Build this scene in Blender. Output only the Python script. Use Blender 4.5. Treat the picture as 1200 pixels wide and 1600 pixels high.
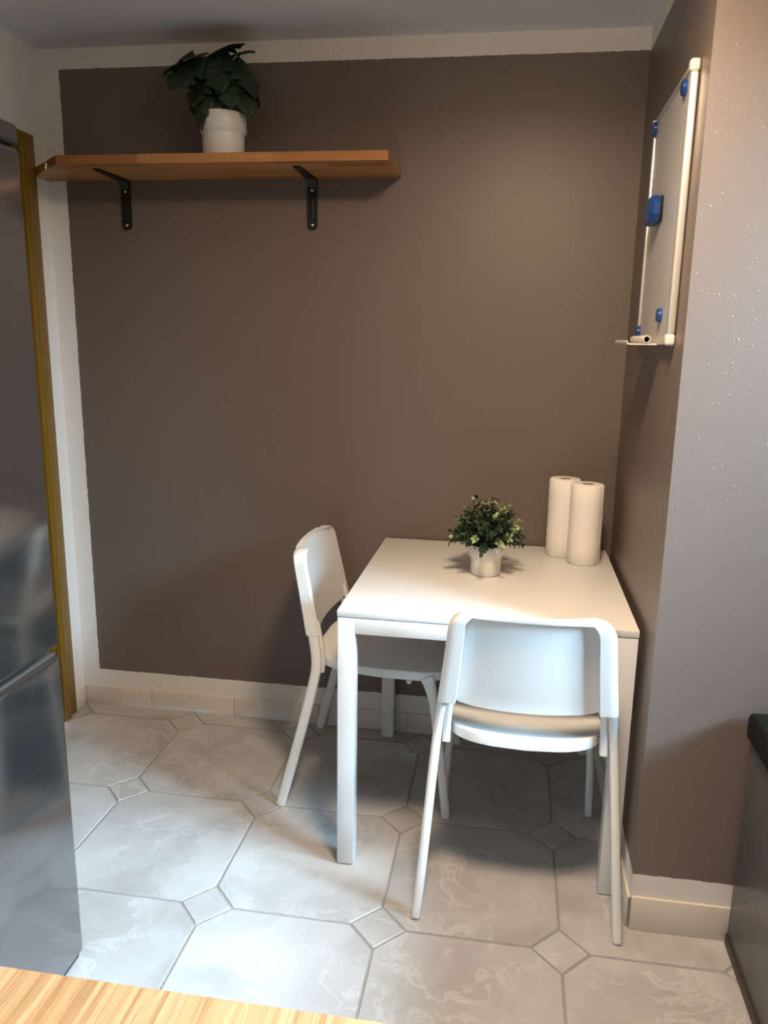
import bpy, bmesh, math, random
from mathutils import Vector, Matrix

for o in list(bpy.data.objects):
    bpy.data.objects.remove(o, do_unlink=True)
scene = bpy.context.scene
COL = scene.collection

# ------------------------------------------------------------------ camera
F_PX, PITCH, YAW, ROLL = 1195.25, 0.21447, -0.14521, 0.01991
cam_data = bpy.data.cameras.new('camera')
cam = bpy.data.objects.new('camera', cam_data)
COL.objects.link(cam)
fw = Vector((math.sin(YAW) * math.cos(PITCH), math.cos(YAW) * math.cos(PITCH), -math.sin(PITCH)))
rt = Vector((math.cos(YAW), -math.sin(YAW), 0.0))
up = rt.cross(fw)
r2 = math.cos(ROLL) * rt + math.sin(ROLL) * up
u2 = -math.sin(ROLL) * rt + math.cos(ROLL) * up
m = Matrix((r2, u2, -fw)).transposed().to_4x4()
m.translation = Vector((0.4224, -2.5675, 1.4186))
cam.matrix_world = m
cam_data.sensor_fit = 'VERTICAL'
cam_data.sensor_height = 34.6
cam_data.lens = 34.6 * F_PX / 1600.0
cam_data.shift_x = -24.95 / 1600.0
cam_data.shift_y = -8.95 / 1600.0
cam_data.clip_start = 0.02
scene.camera = cam

# ------------------------------------------------------------------ light
world = bpy.data.worlds.new('world')
scene.world = world
world.use_nodes = True
world.node_tree.nodes['Background'].inputs[0].default_value = (0.51, 0.755, 1.0, 1)
world.node_tree.nodes['Background'].inputs[1].default_value = 160.0

WIN_X, WIN_Y0, WIN_Y1, WIN_Z0, WIN_Z1 = 1.95, -1.95, -1.00, 1.02, 2.18


def area_light(name, loc, direction, sx, sy, power, colour, shape='RECTANGLE'):
    d = bpy.data.lights.new(name, 'AREA')
    d.shape = shape
    d.size = sx
    d.size_y = sy
    d.energy = power
    d.color = colour
    o = bpy.data.objects.new(name, d)
    COL.objects.link(o)
    o.location = loc
    o.rotation_euler = Vector(direction).to_track_quat('-Z', 'Y').to_euler()
    return o


# the overcast sky shines in through the window; the portal only tells the renderer where the opening is
portal = area_light('window_portal', (WIN_X + 0.152, (WIN_Y0 + WIN_Y1) / 2, (WIN_Z0 + WIN_Z1) / 2), (-1, 0, 0), 1.04, 1.20, 1.0, (1, 1, 1))
portal.rotation_euler = (math.pi / 2, 0, math.pi / 2)
portal.data.size, portal.data.size_y = WIN_Y1 - WIN_Y0, WIN_Z1 - WIN_Z0
portal.data.cycles.is_portal = True

scene.view_settings.view_transform = 'Standard'
scene.view_settings.look = 'None'
scene.view_settings.exposure = 0.3
scene.view_settings.gamma = 1.0
scene.view_settings.use_curve_mapping = False


# ------------------------------------------------------------------ material helpers
class NT:
    """small node-building helper"""

    def __init__(self, name):
        self.mat = bpy.data.materials.new(name)
        self.mat.use_nodes = True
        self.t = self.mat.node_tree
        self.b = self.t.nodes['Principled BSDF']

    def n(self, typ, **kw):
        nd = self.t.nodes.new(typ)
        for k, v in kw.items():
            setattr(nd, k, v)
        return nd

    def set(self, sock, v):
        if hasattr(v, 'is_linked') or hasattr(v, 'links'):
            self.t.links.new(v, sock)
        else:
            sock.default_value = v

    def math(self, op, a, b=0.0, c=0.0, clamp=False):
        nd = self.n('ShaderNodeMath', operation=op, use_clamp=clamp)
        self.set(nd.inputs[0], a)
        self.set(nd.inputs[1], b)
        self.set(nd.inputs[2], c)
        return nd.outputs[0]

    def coord(self, scale=(1, 1, 1), rnd=0.0, rot=(0, 0, 0)):
        tc = self.n('ShaderNodeTexCoord')
        out = tc.outputs['Object']
        if rnd:
            oi = self.n('ShaderNodeObjectInfo')
            v = self.n('ShaderNodeVectorMath', operation='MULTIPLY_ADD')
            cmb = self.n('ShaderNodeCombineXYZ')
            r = oi.outputs['Random']
            self.set(cmb.inputs[0], self.math('MULTIPLY', r, rnd))
            self.set(cmb.inputs[1], self.math('MULTIPLY', r, rnd * 3.7))
            self.set(cmb.inputs[2], self.math('MULTIPLY', r, rnd * 1.9))
            self.t.links.new(out, v.inputs[0])
            v.inputs[1].default_value = (1, 1, 1)
            self.t.links.new(cmb.outputs[0], v.inputs[2])
            out = v.outputs[0]
        mp = self.n('ShaderNodeMapping')
        mp.inputs['Scale'].default_value = scale
        mp.inputs['Rotation'].default_value = rot
        self.t.links.new(out, mp.inputs['Vector'])
        return mp.outputs[0]

    def noise(self, vec, scale, detail=3, rough=0.5, dist=0.0):
        nd = self.n('ShaderNodeTexNoise')
        self.t.links.new(vec, nd.inputs['Vector'])
        nd.inputs['Scale'].default_value = scale
        nd.inputs['Detail'].default_value = detail
        nd.inputs['Roughness'].default_value = rough
        nd.inputs['Distortion'].default_value = dist
        return nd.outputs[0]

    def ramp(self, fac, stops):
        nd = self.n('ShaderNodeValToRGB')
        el = nd.color_ramp.elements
        while len(el) < len(stops):
            el.new(0.5)
        for e, (p, c) in zip(el, stops):
            e.position = p
            e.color = (*c, 1) if len(c) == 3 else c
        self.set(nd.inputs[0], fac)
        return nd.outputs[0]

    def mix(self, fac, a, b, blend='MIX'):
        nd = self.n('ShaderNodeMix', data_type='RGBA', blend_type=blend)
        self.set(nd.inputs[0], fac)
        self.set(nd.inputs[6], (*a, 1) if isinstance(a, tuple) else a)
        self.set(nd.inputs[7], (*b, 1) if isinstance(b, tuple) else b)
        return nd.outputs[2]

    def bump(self, h, strength=0.3, dist=0.002):
        nd = self.n('ShaderNodeBump')
        nd.inputs['Strength'].default_value = strength
        nd.inputs['Distance'].default_value = dist
        self.t.links.new(h, nd.inputs['Height'])
        self.t.links.new(nd.outputs[0], self.b.inputs['Normal'])

    def col(self, c):
        self.set(self.b.inputs['Base Color'], (*c, 1) if isinstance(c, tuple) else c)

    def rough(self, r):
        self.set(self.b.inputs['Roughness'], r)

    def metal(self, v):
        self.b.inputs['Metallic'].default_value = v

    def spec(self, v):
        self.b.inputs['Specular IOR Level'].default_value = v


def plain(name, c, rough=0.5, metal=0.0, var=0.06, scale=6.0, bump=0.0, bscale=300.0, spec=0.5, aniso=None):
    t = NT(name)
    v = t.coord(rnd=3.0)
    nz = t.noise(v, scale, 3)
    lo = tuple(x * (1 - var) for x in c)
    hi = tuple(min(1, x * (1 + var)) for x in c)
    t.col(t.ramp(nz, [(0.3, lo), (0.7, hi)]))
    t.rough(rough)
    t.metal(metal)
    t.spec(spec)
    if bump:
        t.bump(t.noise(v, bscale, 2), bump, 0.0006)
    return t.mat


BROWN = (0.148, 0.112, 0.092)
WHITE_PAINT = (0.74, 0.70, 0.66)


def painted(name, bounds, specks=0.25, spec=0.5):
    """white plaster with brown paint inside the bounds: list of (axis, 'min'|'max', value)"""
    t = NT(name)
    t.spec(spec)
    v = t.coord()
    sep = t.n('ShaderNodeSeparateXYZ')
    t.t.links.new(v, sep.inputs[0])
    rag = t.math('MULTIPLY', t.math('SUBTRACT', t.noise(v, 26, 4, 0.7), 0.5), 0.007)
    rag2 = t.math('MULTIPLY', t.math('SUBTRACT', t.noise(v, 120, 2, 0.6), 0.5), 0.004)
    rag = t.math('ADD', rag, rag2)
    mask = None
    for ax, kind, val in bounds:
        p = t.math('ADD', sep.outputs[ax], rag)
        k = t.math('GREATER_THAN' if kind == 'min' else 'LESS_THAN', p, val)
        mask = k if mask is None else t.math('MULTIPLY', mask, k)
    blot = t.noise(v, 2.2, 4)
    br = t.mix(blot, tuple(x * 0.94 for x in BROWN), tuple(x * 1.06 for x in BROWN))
    if mask is None:
        t.col(t.mix(blot, tuple(x * 0.97 for x in WHITE_PAINT), WHITE_PAINT))
        t.rough(0.85)
    else:
        t.col(t.mix(mask, WHITE_PAINT, br))
        t.rough(t.math('MULTIPLY_ADD', mask, -0.40, 0.85))
    # roller stipple and stray plaster grains
    vor = t.n('ShaderNodeTexVoronoi')
    t.t.links.new(v, vor.inputs['Vector'])
    vor.inputs['Scale'].default_value = 58
    grain = t.math('SUBTRACT', 1.0, t.math('DIVIDE', vor.outputs['Distance'], 0.16, clamp=True))
    sel = t.math('GREATER_THAN', t.noise(v, 9, 2), 0.47)
    grain = t.math('MULTIPLY', t.math('MULTIPLY', grain, sel), specks * 0.55)
    fine = t.math('MULTIPLY', t.noise(v, 160, 3), 0.10)
    t.bump(t.math('ADD', fine, grain), 0.6, 0.003)
    return t.mat


def tile_mat(name):
    t = NT(name)
    v = t.coord(rnd=7.0)
    w = t.n('ShaderNodeVectorMath', operation='MULTIPLY_ADD')
    nz = t.n('ShaderNodeTexNoise')
    t.t.links.new(v, nz.inputs['Vector'])
    nz.inputs['Scale'].default_value = 4.0
    nz.inputs['Detail'].default_value = 4
    t.t.links.new(nz.outputs['Color'], w.inputs[0])
    w.inputs[1].default_value = (0.35, 0.35, 0.35)
    t.t.links.new(v, w.inputs[2])
    wv = w.outputs[0]
    clouds = t.noise(wv, 3.4, 5, 0.55)
    base = t.ramp(clouds, [(0.34, (0.37, 0.352, 0.342)), (0.45, (0.445, 0.433, 0.423)), (0.56, (0.488, 0.477, 0.468)), (0.70, (0.53, 0.52, 0.51))])
    # sharp-edged darker shards, as on printed marble
    vor = t.n('ShaderNodeTexVoronoi', feature='F1')
    t.t.links.new(wv, vor.inputs['Vector'])
    vor.inputs['Scale'].default_value = 6.5
    shard = t.ramp(vor.outputs['Color'], [(0.62, (0, 0, 0)), (0.66, (1, 1, 1))])
    base = t.mix(t.math('MULTIPLY', shard, 0.22), base, (0.33, 0.31, 0.30))
    # pale veins
    r = t.math('ABSOLUTE', t.math('SUBTRACT', t.noise(wv, 3.1, 5, 0.6, 0.6), 0.5))
    vein = t.ramp(r, [(0.0, (1, 1, 1)), (0.022, (0, 0, 0))])
    patch = t.ramp(t.noise(v, 2.6, 2), [(0.48, (0, 0, 0)), (0.62, (1, 1, 1))])
    vein = t.math('MULTIPLY', vein, t.math('MULTIPLY_ADD', patch, 0.55, 0.1))
    base = t.mix(vein, base, (0.66, 0.655, 0.65))
    base = t.mix(t.math('MULTIPLY', patch, t.math('MULTIPLY', t.noise(wv, 9, 6, 0.7), 0.55)), base, (0.36, 0.34, 0.33))
    r2_ = t.math('ABSOLUTE', t.math('SUBTRACT', t.noise(wv, 5.5, 6, 0.65, 0.8), 0.52))
    vein2 = t.ramp(r2_, [(0.0, (1, 1, 1)), (0.016, (0, 0, 0))])
    base = t.mix(t.math('MULTIPLY', vein2, 0.12), base, (0.42, 0.39, 0.37))
    t.col(base)
    t.rough(0.33)
    t.bump(t.noise(v, 40, 3), 0.05, 0.002)
    return t.mat


def wood(name, cols, stave_w, stave_l, along, rough=0.4, grain=1.0, pores=0.35):
    """glued staves running along axis 'x' or 'y'"""
    t = NT(name)
    v = t.coord(rot=(0, 0, 0 if along == 'x' else math.pi / 2))
    br = t.n('ShaderNodeTexBrick')
    t.t.links.new(v, br.inputs['Vector'])
    br.offset = 0.37
    br.inputs['Scale'].default_value = 1.0
    br.inputs['Brick Width'].default_value = stave_l
    br.inputs['Row Height'].default_value = stave_w
    br.inputs['Mortar Size'].default_value = 0.0
    br.inputs['Color1'].default_value = (0, 0, 0, 1)
    br.inputs['Color2'].default_value = (1, 1, 1, 1)
    br.inputs['Bias'].default_value = 0.0
    mp = t.n('ShaderNodeMapping')
    mp.inputs['Scale'].default_value = (1.2, 30 * grain, 30 * grain)
    t.t.links.new(v, mp.inputs['Vector'])
    fib = t.noise(mp.outputs[0], 5, 5, 0.65, 0.4)
    mp2 = t.n('ShaderNodeMapping')
    mp2.inputs['Scale'].default_value = (6, 150 * grain, 150 * grain)
    t.t.links.new(v, mp2.inputs['Vector'])
    por = t.noise(mp2.outputs[0], 2.2, 3, 0.6)
    fac = t.math('ADD', t.math('MULTIPLY', br.outputs['Color'], 0.55), t.math('MULTIPLY', fib, 0.55))
    base = t.ramp(fac, [(0.15, cols[0]), (0.5, cols[1]), (0.85, cols[2])])
    pm = t.ramp(por, [(0.34, (1, 1, 1)), (0.47, (0, 0, 0))])
    base = t.mix(t.math('MULTIPLY', pm, pores), base, tuple(x * 0.5 for x in cols[0]))
    t.col(base)
    t.rough(rough)
    t.bump(fib, 0.08, 0.001)
    return t.mat


def metal_brushed(name, c, rough, metal=0.85, stretch=(400, 400, 3)):
    t = NT(name)
    v = t.coord(stretch)
    nz = t.noise(v, 1.0, 3)
    t.col(t.mix(nz, tuple(x * 0.93 for x in c), tuple(x * 1.05 for x in c)))
    t.rough(t.math('MULTIPLY_ADD', nz, 0.08, rough - 0.04))
    t.metal(metal)
    return t.mat


def glass_mat(name):
    t = NT(name)
    t.t.nodes.remove(t.b)
    out = [n for n in t.t.nodes if n.type == 'OUTPUT_MATERIAL'][0]
    tr = t.n('ShaderNodeBsdfTransparent')
    tr.inputs[0].default_value = (0.96, 0.98, 0.97, 1)
    gl = t.n('ShaderNodeBsdfGlossy')
    gl.inputs['Roughness'].default_value = 0.02
    mx = t.n('ShaderNodeMixShader')
    fr = t.n('ShaderNodeFresnel')
    fr.inputs[0].default_value = 1.45
    t.t.links.new(fr.outputs[0], mx.inputs[0])
    t.t.links.new(tr.outputs[0], mx.inputs[1])
    t.t.links.new(gl.outputs[0], mx.inputs[2])
    t.t.links.new(mx.outputs[0], out.inputs[0])
    return t.mat


M = {}
M['wall_back'] = painted('brown_paint_back', [(0, 'min', -1.122), (2, 'min', 0.145), (2, 'max', 2.268)], 0.1)
M['wall_right'] = painted('brown_paint_right', [(2, 'min', 0.152), (2, 'max', 2.262)], 0.9, 0.9)
M['wall_white'] = painted('white_plaster', [], 0.1)
M['ceiling'] = plain('ceiling_plaster', (0.70, 0.68, 0.68), 0.9, var=0.02, bump=0.5, bscale=90)
M['tile'] = tile_mat('marbled_tile')
M['grout'] = plain('grey_grout', (0.30, 0.288, 0.275), 0.9, var=0.1, scale=30, bump=0.4)
M['base_tile'] = plain('cream_tile', (0.66, 0.595, 0.525), 0.35, var=0.03)
M['white_lacquer'] = plain('white_lacquer', (0.70, 0.695, 0.685), 0.38, var=0.01)
M['white_metal'] = plain('white_powder_coat', (0.72, 0.71, 0.695), 0.35, var=0.01)
M['chair_plastic'] = plain('white_plastic', (0.72, 0.72, 0.71), 0.42, var=0.01, bump=0.15, bscale=500)
M['ceramic'] = plain('white_ceramic', (0.78, 0.75, 0.71), 0.32, var=0.02)
M['soil'] = plain('dark_soil', (0.02, 0.014, 0.01), 0.95, var=0.4, scale=120, bump=1.0)
M['shelf_wood'] = wood('oiled_beech', [(0.23, 0.085, 0.026), (0.36, 0.15, 0.05), (0.50, 0.235, 0.085)], 0.043, 0.42, 'x', 0.38, 1.0, 0.25)
M['worktop_wood'] = wood('light_oak', [(0.28, 0.148, 0.062), (0.42, 0.245, 0.118), (0.50, 0.32, 0.17)], 0.0052, 9.0, 'y', 0.42, 2.2, 0.55)
M['door_wood'] = wood('golden_varnished_wood', [(0.12, 0.06, 0.004), (0.17, 0.088, 0.006), (0.21, 0.11, 0.010)], 0.2, 3.0, 'x', 0.28, 0.5, 0.2)
M['black_metal'] = plain('black_powder_coat', (0.006, 0.006, 0.006), 0.42, var=0.1, bump=0.1)
M['screw'] = plain('zinc_screw', (0.6, 0.58, 0.55), 0.35, 1.0)
M['fridge_steel'] = metal_brushed('dark_inox', (0.275, 0.273, 0.28), 0.13, 0.95)
M['fridge_side'] = plain('fridge_side_grey', (0.10, 0.10, 0.105), 0.4, 0.2)
M['dark_plastic'] = plain('dark_plastic', (0.022, 0.02, 0.019), 0.7, spec=0.12)
M['gasket'] = plain('rubber_gasket', (0.05, 0.05, 0.055), 0.6)
M['grey_front'] = metal_brushed('grey_cabinet_front', (0.135, 0.13, 0.125), 0.32, 0.55)
M['black_top'] = plain('black_top', (0.006, 0.006, 0.006), 0.55, var=0.2, scale=80, spec=0.15)
M['plinth'] = plain('dark_brown_plinth', (0.035, 0.022, 0.014), 0.5, var=0.2)
M['paper'] = plain('paper_towel', (0.80, 0.765, 0.72), 0.95, var=0.02, bump=0.8, bscale=220)
M['card'] = plain('cardboard_core', (0.32, 0.25, 0.19), 0.9)
M['board'] = plain('whiteboard_enamel', (0.50, 0.49, 0.475), 0.25, var=0.02)
M['alu'] = metal_brushed('satin_aluminium', (0.78, 0.75, 0.71), 0.33, 0.7)
M['grey_plastic'] = plain('pale_grey_plastic', (0.62, 0.57, 0.51), 0.45)
M['blue'] = plain('blue_plastic', (0.006, 0.042, 0.19), 0.32, var=0.06)
M['felt'] = plain('black_felt', (0.008, 0.008, 0.012), 0.95)
M['leaf_dark'] = plain('dark_leaf', (0.010, 0.026, 0.010), 0.42, var=0.35, scale=14)
M['stem'] = plain('green_stem', (0.035, 0.06, 0.02), 0.5, var=0.2)
M['leaf_mid'] = plain('green_leaf', (0.018, 0.042, 0.014), 0.45, var=0.45, scale=30)
M['leaf_light'] = plain('pale_leaf', (0.26, 0.33, 0.18), 0.5, var=0.3, scale=30)
M['frame_white'] = plain('white_window_frame', (0.8, 0.8, 0.8), 0.4, var=0.01)
M['blocker'] = plain('blocker_green', (0.02, 0.024, 0.014), 0.9, var=0.5, scale=9, bump=1.0, bscale=30)
M['gravel'] = plain('gravel_ground', (0.05, 0.046, 0.042), 0.95, var=0.3, scale=2)
M['glass'] = glass_mat('window_glass')
t_ = NT('lamp_diffuser')
t_.col((0.9, 0.85, 0.75))
t_.b.inputs['Emission Color'].default_value = (1.0, 0.74, 0.46, 1)
t_.b.inputs['Emission Strength'].default_value = 34.0
M['lamp_diffuser'] = t_.mat


# ------------------------------------------------------------------ geometry helpers
def add_box(bm, lo, hi, bevel=0.0, seg=2):
    ret = bmesh.ops.create_cube(bm, size=1.0)
    vs = ret['verts']
    lo, hi = Vector(lo), Vector(hi)
    c, s = (lo + hi) / 2, hi - lo
    for v in vs:
        v.co = Vector((v.co.x * s.x, v.co.y * s.y, v.co.z * s.z)) + c
    if bevel > 0:
        es = list({e for v in vs for e in v.link_edges})
        bmesh.ops.bevel(bm, geom=es, offset=bevel, segments=seg, affect='EDGES', profile=0.5, clamp_overlap=True)
    return vs


def box(lo, hi, bevel=0.0, seg=2):
    bm = bmesh.new()
    add_box(bm, lo, hi, bevel, seg)
    return bm


def add_tube(bm, pts, rads, n=10, flat=None, cap=True):
    """sweep an ellipse along pts; rads: radius or (ra, rb) per point"""
    pts = [Vector(p) for p in pts]
    rings = []
    ref = None
    for i, p in enumerate(pts):
        a = pts[max(0, i - 1)]
        b = pts[min(len(pts) - 1, i + 1)]
        d = (b - a).normalized()
        if ref is None:
            ref = Vector((1, 0, 0)) if abs(d.x) < 0.8 else Vector((0, 1, 0))
        u = (ref - d * ref.dot(d)).normalized()
        ref = u
        w = d.cross(u)
        r = rads[i] if isinstance(rads, (list, tuple)) and not isinstance(rads, tuple) else rads
        ra, rb = r if isinstance(r, tuple) else (r, r)
        ring = []
        for k in range(n):
            an = 2 * math.pi * (k + 0.5) / n
            cx, sx = math.cos(an), math.sin(an)
            if flat:
                e = 2.0 / flat
                cx = math.copysign(abs(cx) ** e, cx)
                sx = math.copysign(abs(sx) ** e, sx)
            ring.append(bm.verts.new(p + u * ra * cx + w * rb * sx))
        rings.append(ring)
    for a, b in zip(rings, rings[1:]):
        for k in range(n):
            bm.faces.new((a[k], a[(k + 1) % n], b[(k + 1) % n], b[k]))
    if cap:
        bm.faces.new(list(reversed(rings[0])))
        bm.faces.new(rings[-1])
    return rings


def add_lathe(bm, prof, n=32, c=(0, 0, 0)):
    """prof: list of (r, z); closed at the axis where r == 0"""
    rings = []
    for r, z in prof:
        if r <= 1e-6:
            rings.append([bm.verts.new((c[0], c[1], c[2] + z))])
        else:
            rings.append([bm.verts.new((c[0] + r * math.cos(2 * math.pi * k / n), c[1] + r * math.sin(2 * math.pi * k / n), c[2] + z)) for k in range(n)])
    for a, b in zip(rings, rings[1:]):
        for k in range(n):
            k2 = (k + 1) % n
            if len(a) == 1:
                bm.faces.new((a[0], b[k2], b[k]))
            elif len(b) == 1:
                bm.faces.new((a[k], a[k2], b[0]))
            else:
                bm.faces.new((a[k], a[k2], b[k2], b[k]))


def add_prism(bm, poly, z0, z1, bevel=0.0):
    a = [bm.verts.new((x, y, z0)) for x, y in poly]
    b = [bm.verts.new((x, y, z1)) for x, y in poly]
    n = len(poly)
    bm.faces.new(list(reversed(a)))
    top = bm.faces.new(b)
    for k in range(n):
        bm.faces.new((a[k], a[(k + 1) % n], b[(k + 1) % n], b[k]))
    if bevel:
        bmesh.ops.bevel(bm, geom=list(top.edges), offset=bevel, segments=1, affect='EDGES')


def mesh_of(name, bm, mat, smooth=40):
    bmesh.ops.recalc_face_normals(bm, faces=bm.faces)
    me = bpy.data.meshes.new(name)
    bm.to_mesh(me)
    bm.free()
    me.materials.append(mat)
    if smooth:
        for p in me.polygons:
            p.use_smooth = True
        me.set_sharp_from_angle(angle=math.radians(smooth))
    return me


def link(name, me, parent=None):
    o = bpy.data.objects.new(name, me)
    COL.objects.link(o)
    if parent is not None:
        o.parent = parent
    return o


def obj(name, bm, mat, parent=None, smooth=40):
    return link(name, mesh_of(name, bm, mat, smooth), parent)


def empty(name, loc=(0, 0, 0), rz=0.0):
    o = bpy.data.objects.new(name, None)
    COL.objects.link(o)
    o.location = loc
    o.rotation_euler = (0, 0, rz)
    o.empty_display_size = 0.1
    return o


def tag(o, label, cat=None, group=None, kind=None):
    o['label'] = label
    if cat:
        o['category'] = cat
    if group:
        o['group'] = group
    if kind:
        o['kind'] = kind
    return o


def struct(o, label=None):
    o['kind'] = 'structure'
    if label:
        o['label'] = label
    return o


# ------------------------------------------------------------------ room shell
XL, XR, YB, YE, ZC = -1.19, 0.767, 0.006, -0.858, 2.331
X_OUT, Y_BACK = WIN_X, -3.7

struct(obj('wall_back', box((XL - 0.15, YB, 0), (XR, YB + 0.15, ZC)), M['wall_back']), 'dark brown painted back wall with a white painted border')
struct(obj('wall_right', box((XR, YE, 0), (X_OUT, YB + 0.15, ZC)), M['wall_right']), 'brown painted wall corner jutting out on the right')
DOOR_Y0, DOOR_Y1, DOOR_Z = -0.98, -0.15, 1.985
bm = bmesh.new()
add_box(bm, (XL - 0.15, DOOR_Y1, 0), (XL, YB, ZC))
add_box(bm, (XL - 0.15, Y_BACK, 0), (XL, DOOR_Y0, ZC))
add_box(bm, (XL - 0.15, DOOR_Y0, DOOR_Z), (XL, DOOR_Y1, ZC))
struct(obj('wall_left', bm, M['wall_white']), 'white plastered left wall behind the fridge')
bm = bmesh.new()
add_box(bm, (X_OUT, Y_BACK, 0), (X_OUT + 0.15, YE, WIN_Z0))
add_box(bm, (X_OUT, Y_BACK, WIN_Z1), (X_OUT + 0.15, YE, ZC))
add_box(bm, (X_OUT, Y_BACK, WIN_Z0), (X_OUT + 0.15, WIN_Y0, WIN_Z1))
add_box(bm, (X_OUT, WIN_Y1, WIN_Z0), (X_OUT + 0.15, YE, WIN_Z1))
struct(obj('wall_window', bm, M['wall_right']), 'brown painted wall with the window')
struct(obj('wall_front', box((XL - 0.15, Y_BACK - 0.15, 0), (X_OUT + 0.15, Y_BACK, ZC)), M['wall_white']), 'white wall behind the camera')
struct(obj('ground_outside', box((X_OUT + 0.16, -30, -0.7), (60, 30, -0.6)), M['gravel']), 'dull grey gravel ground outside the window')
bm = bmesh.new()
add_box(bm, (4.2, -14, -0.6), (5.4, 10, 2.3), 0.12, 2)  # added out of view to keep low sky light off the upper walls
struct(obj('skylight_blocker', bm, M['blocker']), 'unseen dark green block added outside the window to cut off the low sky')
struct(obj('ceiling', box((XL - 0.15, Y_BACK - 0.15, ZC), (X_OUT + 0.15, YB + 0.15, ZC + 0.12)), M['ceiling']), 'pale plastered ceiling')

# floor: a grout bed carrying octagon tiles and small square tiles set between their corners
floor = struct(obj('floor', box((XL - 0.15, Y_BACK - 0.15, -0.10), (X_OUT + 0.15, YB + 0.15, -0.0022)), M['grout']), 'floor of marbled octagon tiles with small square insets')
S, OX, OY, DH, G = 0.4442, -0.2911, -0.9652, 0.0700, 0.0034


def clip_poly(poly, ax, val, keep_less):
    out = []
    for i in range(len(poly)):
        a, b = poly[i], poly[(i + 1) % len(poly)]
        ia = (a[ax] <= val) == keep_less
        ib = (b[ax] <= val) == keep_less
        if ia:
            out.append(a)
        if ia != ib:
            k = (val - a[ax]) / (b[ax] - a[ax])
            out.append((a[0] + (b[0] - a[0]) * k, a[1] + (b[1] - a[1]) * k))
    return out


def octagon():
    h = S / 2 - G
    c = DH + G * 0.42
    e = S / 2 - c
    return [(h, -e), (h, e), (e, h), (-e, h), (-h, e), (-h, -e), (-e, -h), (e, -h)]


def diamond():
    d = DH - G * 1.42
    return [(d, 0), (0, d), (-d, 0), (0, -d)]


tile_cache = {}


def place_tile(kind, cx, cy):
    poly = octagon() if kind == 'floor_tile' else diamond()
    wp = [(x + cx, y + cy) for x, y in poly]
    full = True
    for ax, val, less in ((0, XL + 0.006, False), (0, X_OUT, True), (1, YB - 0.006, True), (1, Y_BACK, False)):
        new = clip_poly(wp, ax, val, less)
        if new != wp:
            full = False
        wp = new
        if len(wp) < 3:
            return
    if cx - S / 2 > XR + 0.02 and cy - S / 2 > YE + 0.02:
        return
    if full:
        if kind not in tile_cache:
            b = bmesh.new()
            add_prism(b, poly, -0.009, 0.0, 0.0012)
            tile_cache[kind] = mesh_of(kind, b, M['tile'], 0)
        me = tile_cache[kind]
    else:
        b = bmesh.new()
        add_prism(b, [(x - cx, y - cy) for x, y in wp], -0.009, 0.0, 0.0)
        me = mesh_of(kind, b, M['tile'], 0)
    o = link(kind, me, floor)
    o.location = (cx, cy, 0)


for i in range(-3, 7):
    for j in range(-7, 4):
        place_tile('floor_tile', OX + S * (i + 0.5), OY + S * (j + 0.5))
        place_tile('inset_tile', OX + S * i, OY + S * j)


def baseboard(name, p0, p1, normal, h, joints, label):
    """tiles set against a wall from p0 to p1; joints are distances along it"""
    p0, p1, nv = Vector(p0), Vector(p1), Vector(normal)
    d = (p1 - p0)
    L = d.length
    d.normalize()

    def solid(a, b, t, z1, bev):
        bm_ = bmesh.new()
        q0 = p0 + d * a
        q1 = p0 + d * b + nv * t
        lo = (min(q0.x, q1.x), min(q0.y, q1.y), 0.0)
        hi = (max(q0.x, q1.x), max(q0.y, q1.y), z1)
        add_box(bm_, lo, hi, bev, 2)
        return bm_
    root = struct(obj(name, solid(0, L, 0.0055, h - 0.002, 0), M['grout']), label)
    cuts = [0.0] + [j for j in joints if 0.01 < j < L - 0.01] + [L]
    for a, b in zip(cuts, cuts[1:]):
        obj('baseboard_tile', solid(a + 0.0012, b - 0.0012, 0.008, h, 0.0016), M['base_tile'], root)


baseboard('baseboard_back', (XL + 0.009, YB, 0), (XR, YB, 0), (0, -1, 0), 0.077, [0.271 + 0.333 * k for k in range(6)], 'low cream tile baseboard along the back wall')
baseboard('baseboard_left', (XL, YB, 0), (XL, -0.075, 0), (1, 0, 0), 0.077, [], 'short cream baseboard tile beside the door frame')
baseboard('baseboard_right', (XR, YB - 0.009, 0), (XR, YE, 0), (-1, 0, 0), 0.086, [0.333, 0.666], 'cream tile baseboard along the right wall')
baseboard('baseboard_front', (XR, YE, 0), (1.62, YE, 0), (0, -1, 0), 0.092, [0.333, 0.666], 'cream tile baseboard around the wall corner')

# door in the left wall: only the edge of its casing shows past the fridge
door = struct(empty('door_1', (XL, (DOOR_Y0 + DOOR_Y1) / 2, 0)), 'golden varnished wooden door in the left wall')
hw = (DOOR_Y1 - DOOR_Y0) / 2
for sgn in (1, -1):
    bm = bmesh.new()
    y_in, y_out = sgn * (hw - 0.012), sgn * (hw + 0.073)
    add_box(bm, (0, min(y_in, y_out), 0), (0.014, max(y_in, y_out), 2.047), 0.003)
    cs = obj('casing', bm, M['door_wood'], door)
    ym = sgn * (hw + 0.025)
    obj('moulding', box((0.012, min(y_in, ym), 0), (0.023, max(y_in, ym), 2.012), 0.004), M['door_wood'], cs)
obj('head_casing', box((0, -hw + 0.012, DOOR_Z - 0.012), (0.014, hw - 0.012, 2.047), 0.003), M['door_wood'], door)
for sgn in (1, -1):
    obj('jamb', box((-0.15, min(sgn * hw, sgn * (hw - 0.02)), 0), (0, max(sgn * hw, sgn * (hw - 0.02)), DOOR_Z), 0.002), M['door_wood'], door)
leaf = obj('door_leaf', box((-0.05, -hw + 0.023, 0.006), (-0.008, hw - 0.023, DOOR_Z - 0.006), 0.003), M['door_wood'], door)
bm = bmesh.new()
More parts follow.
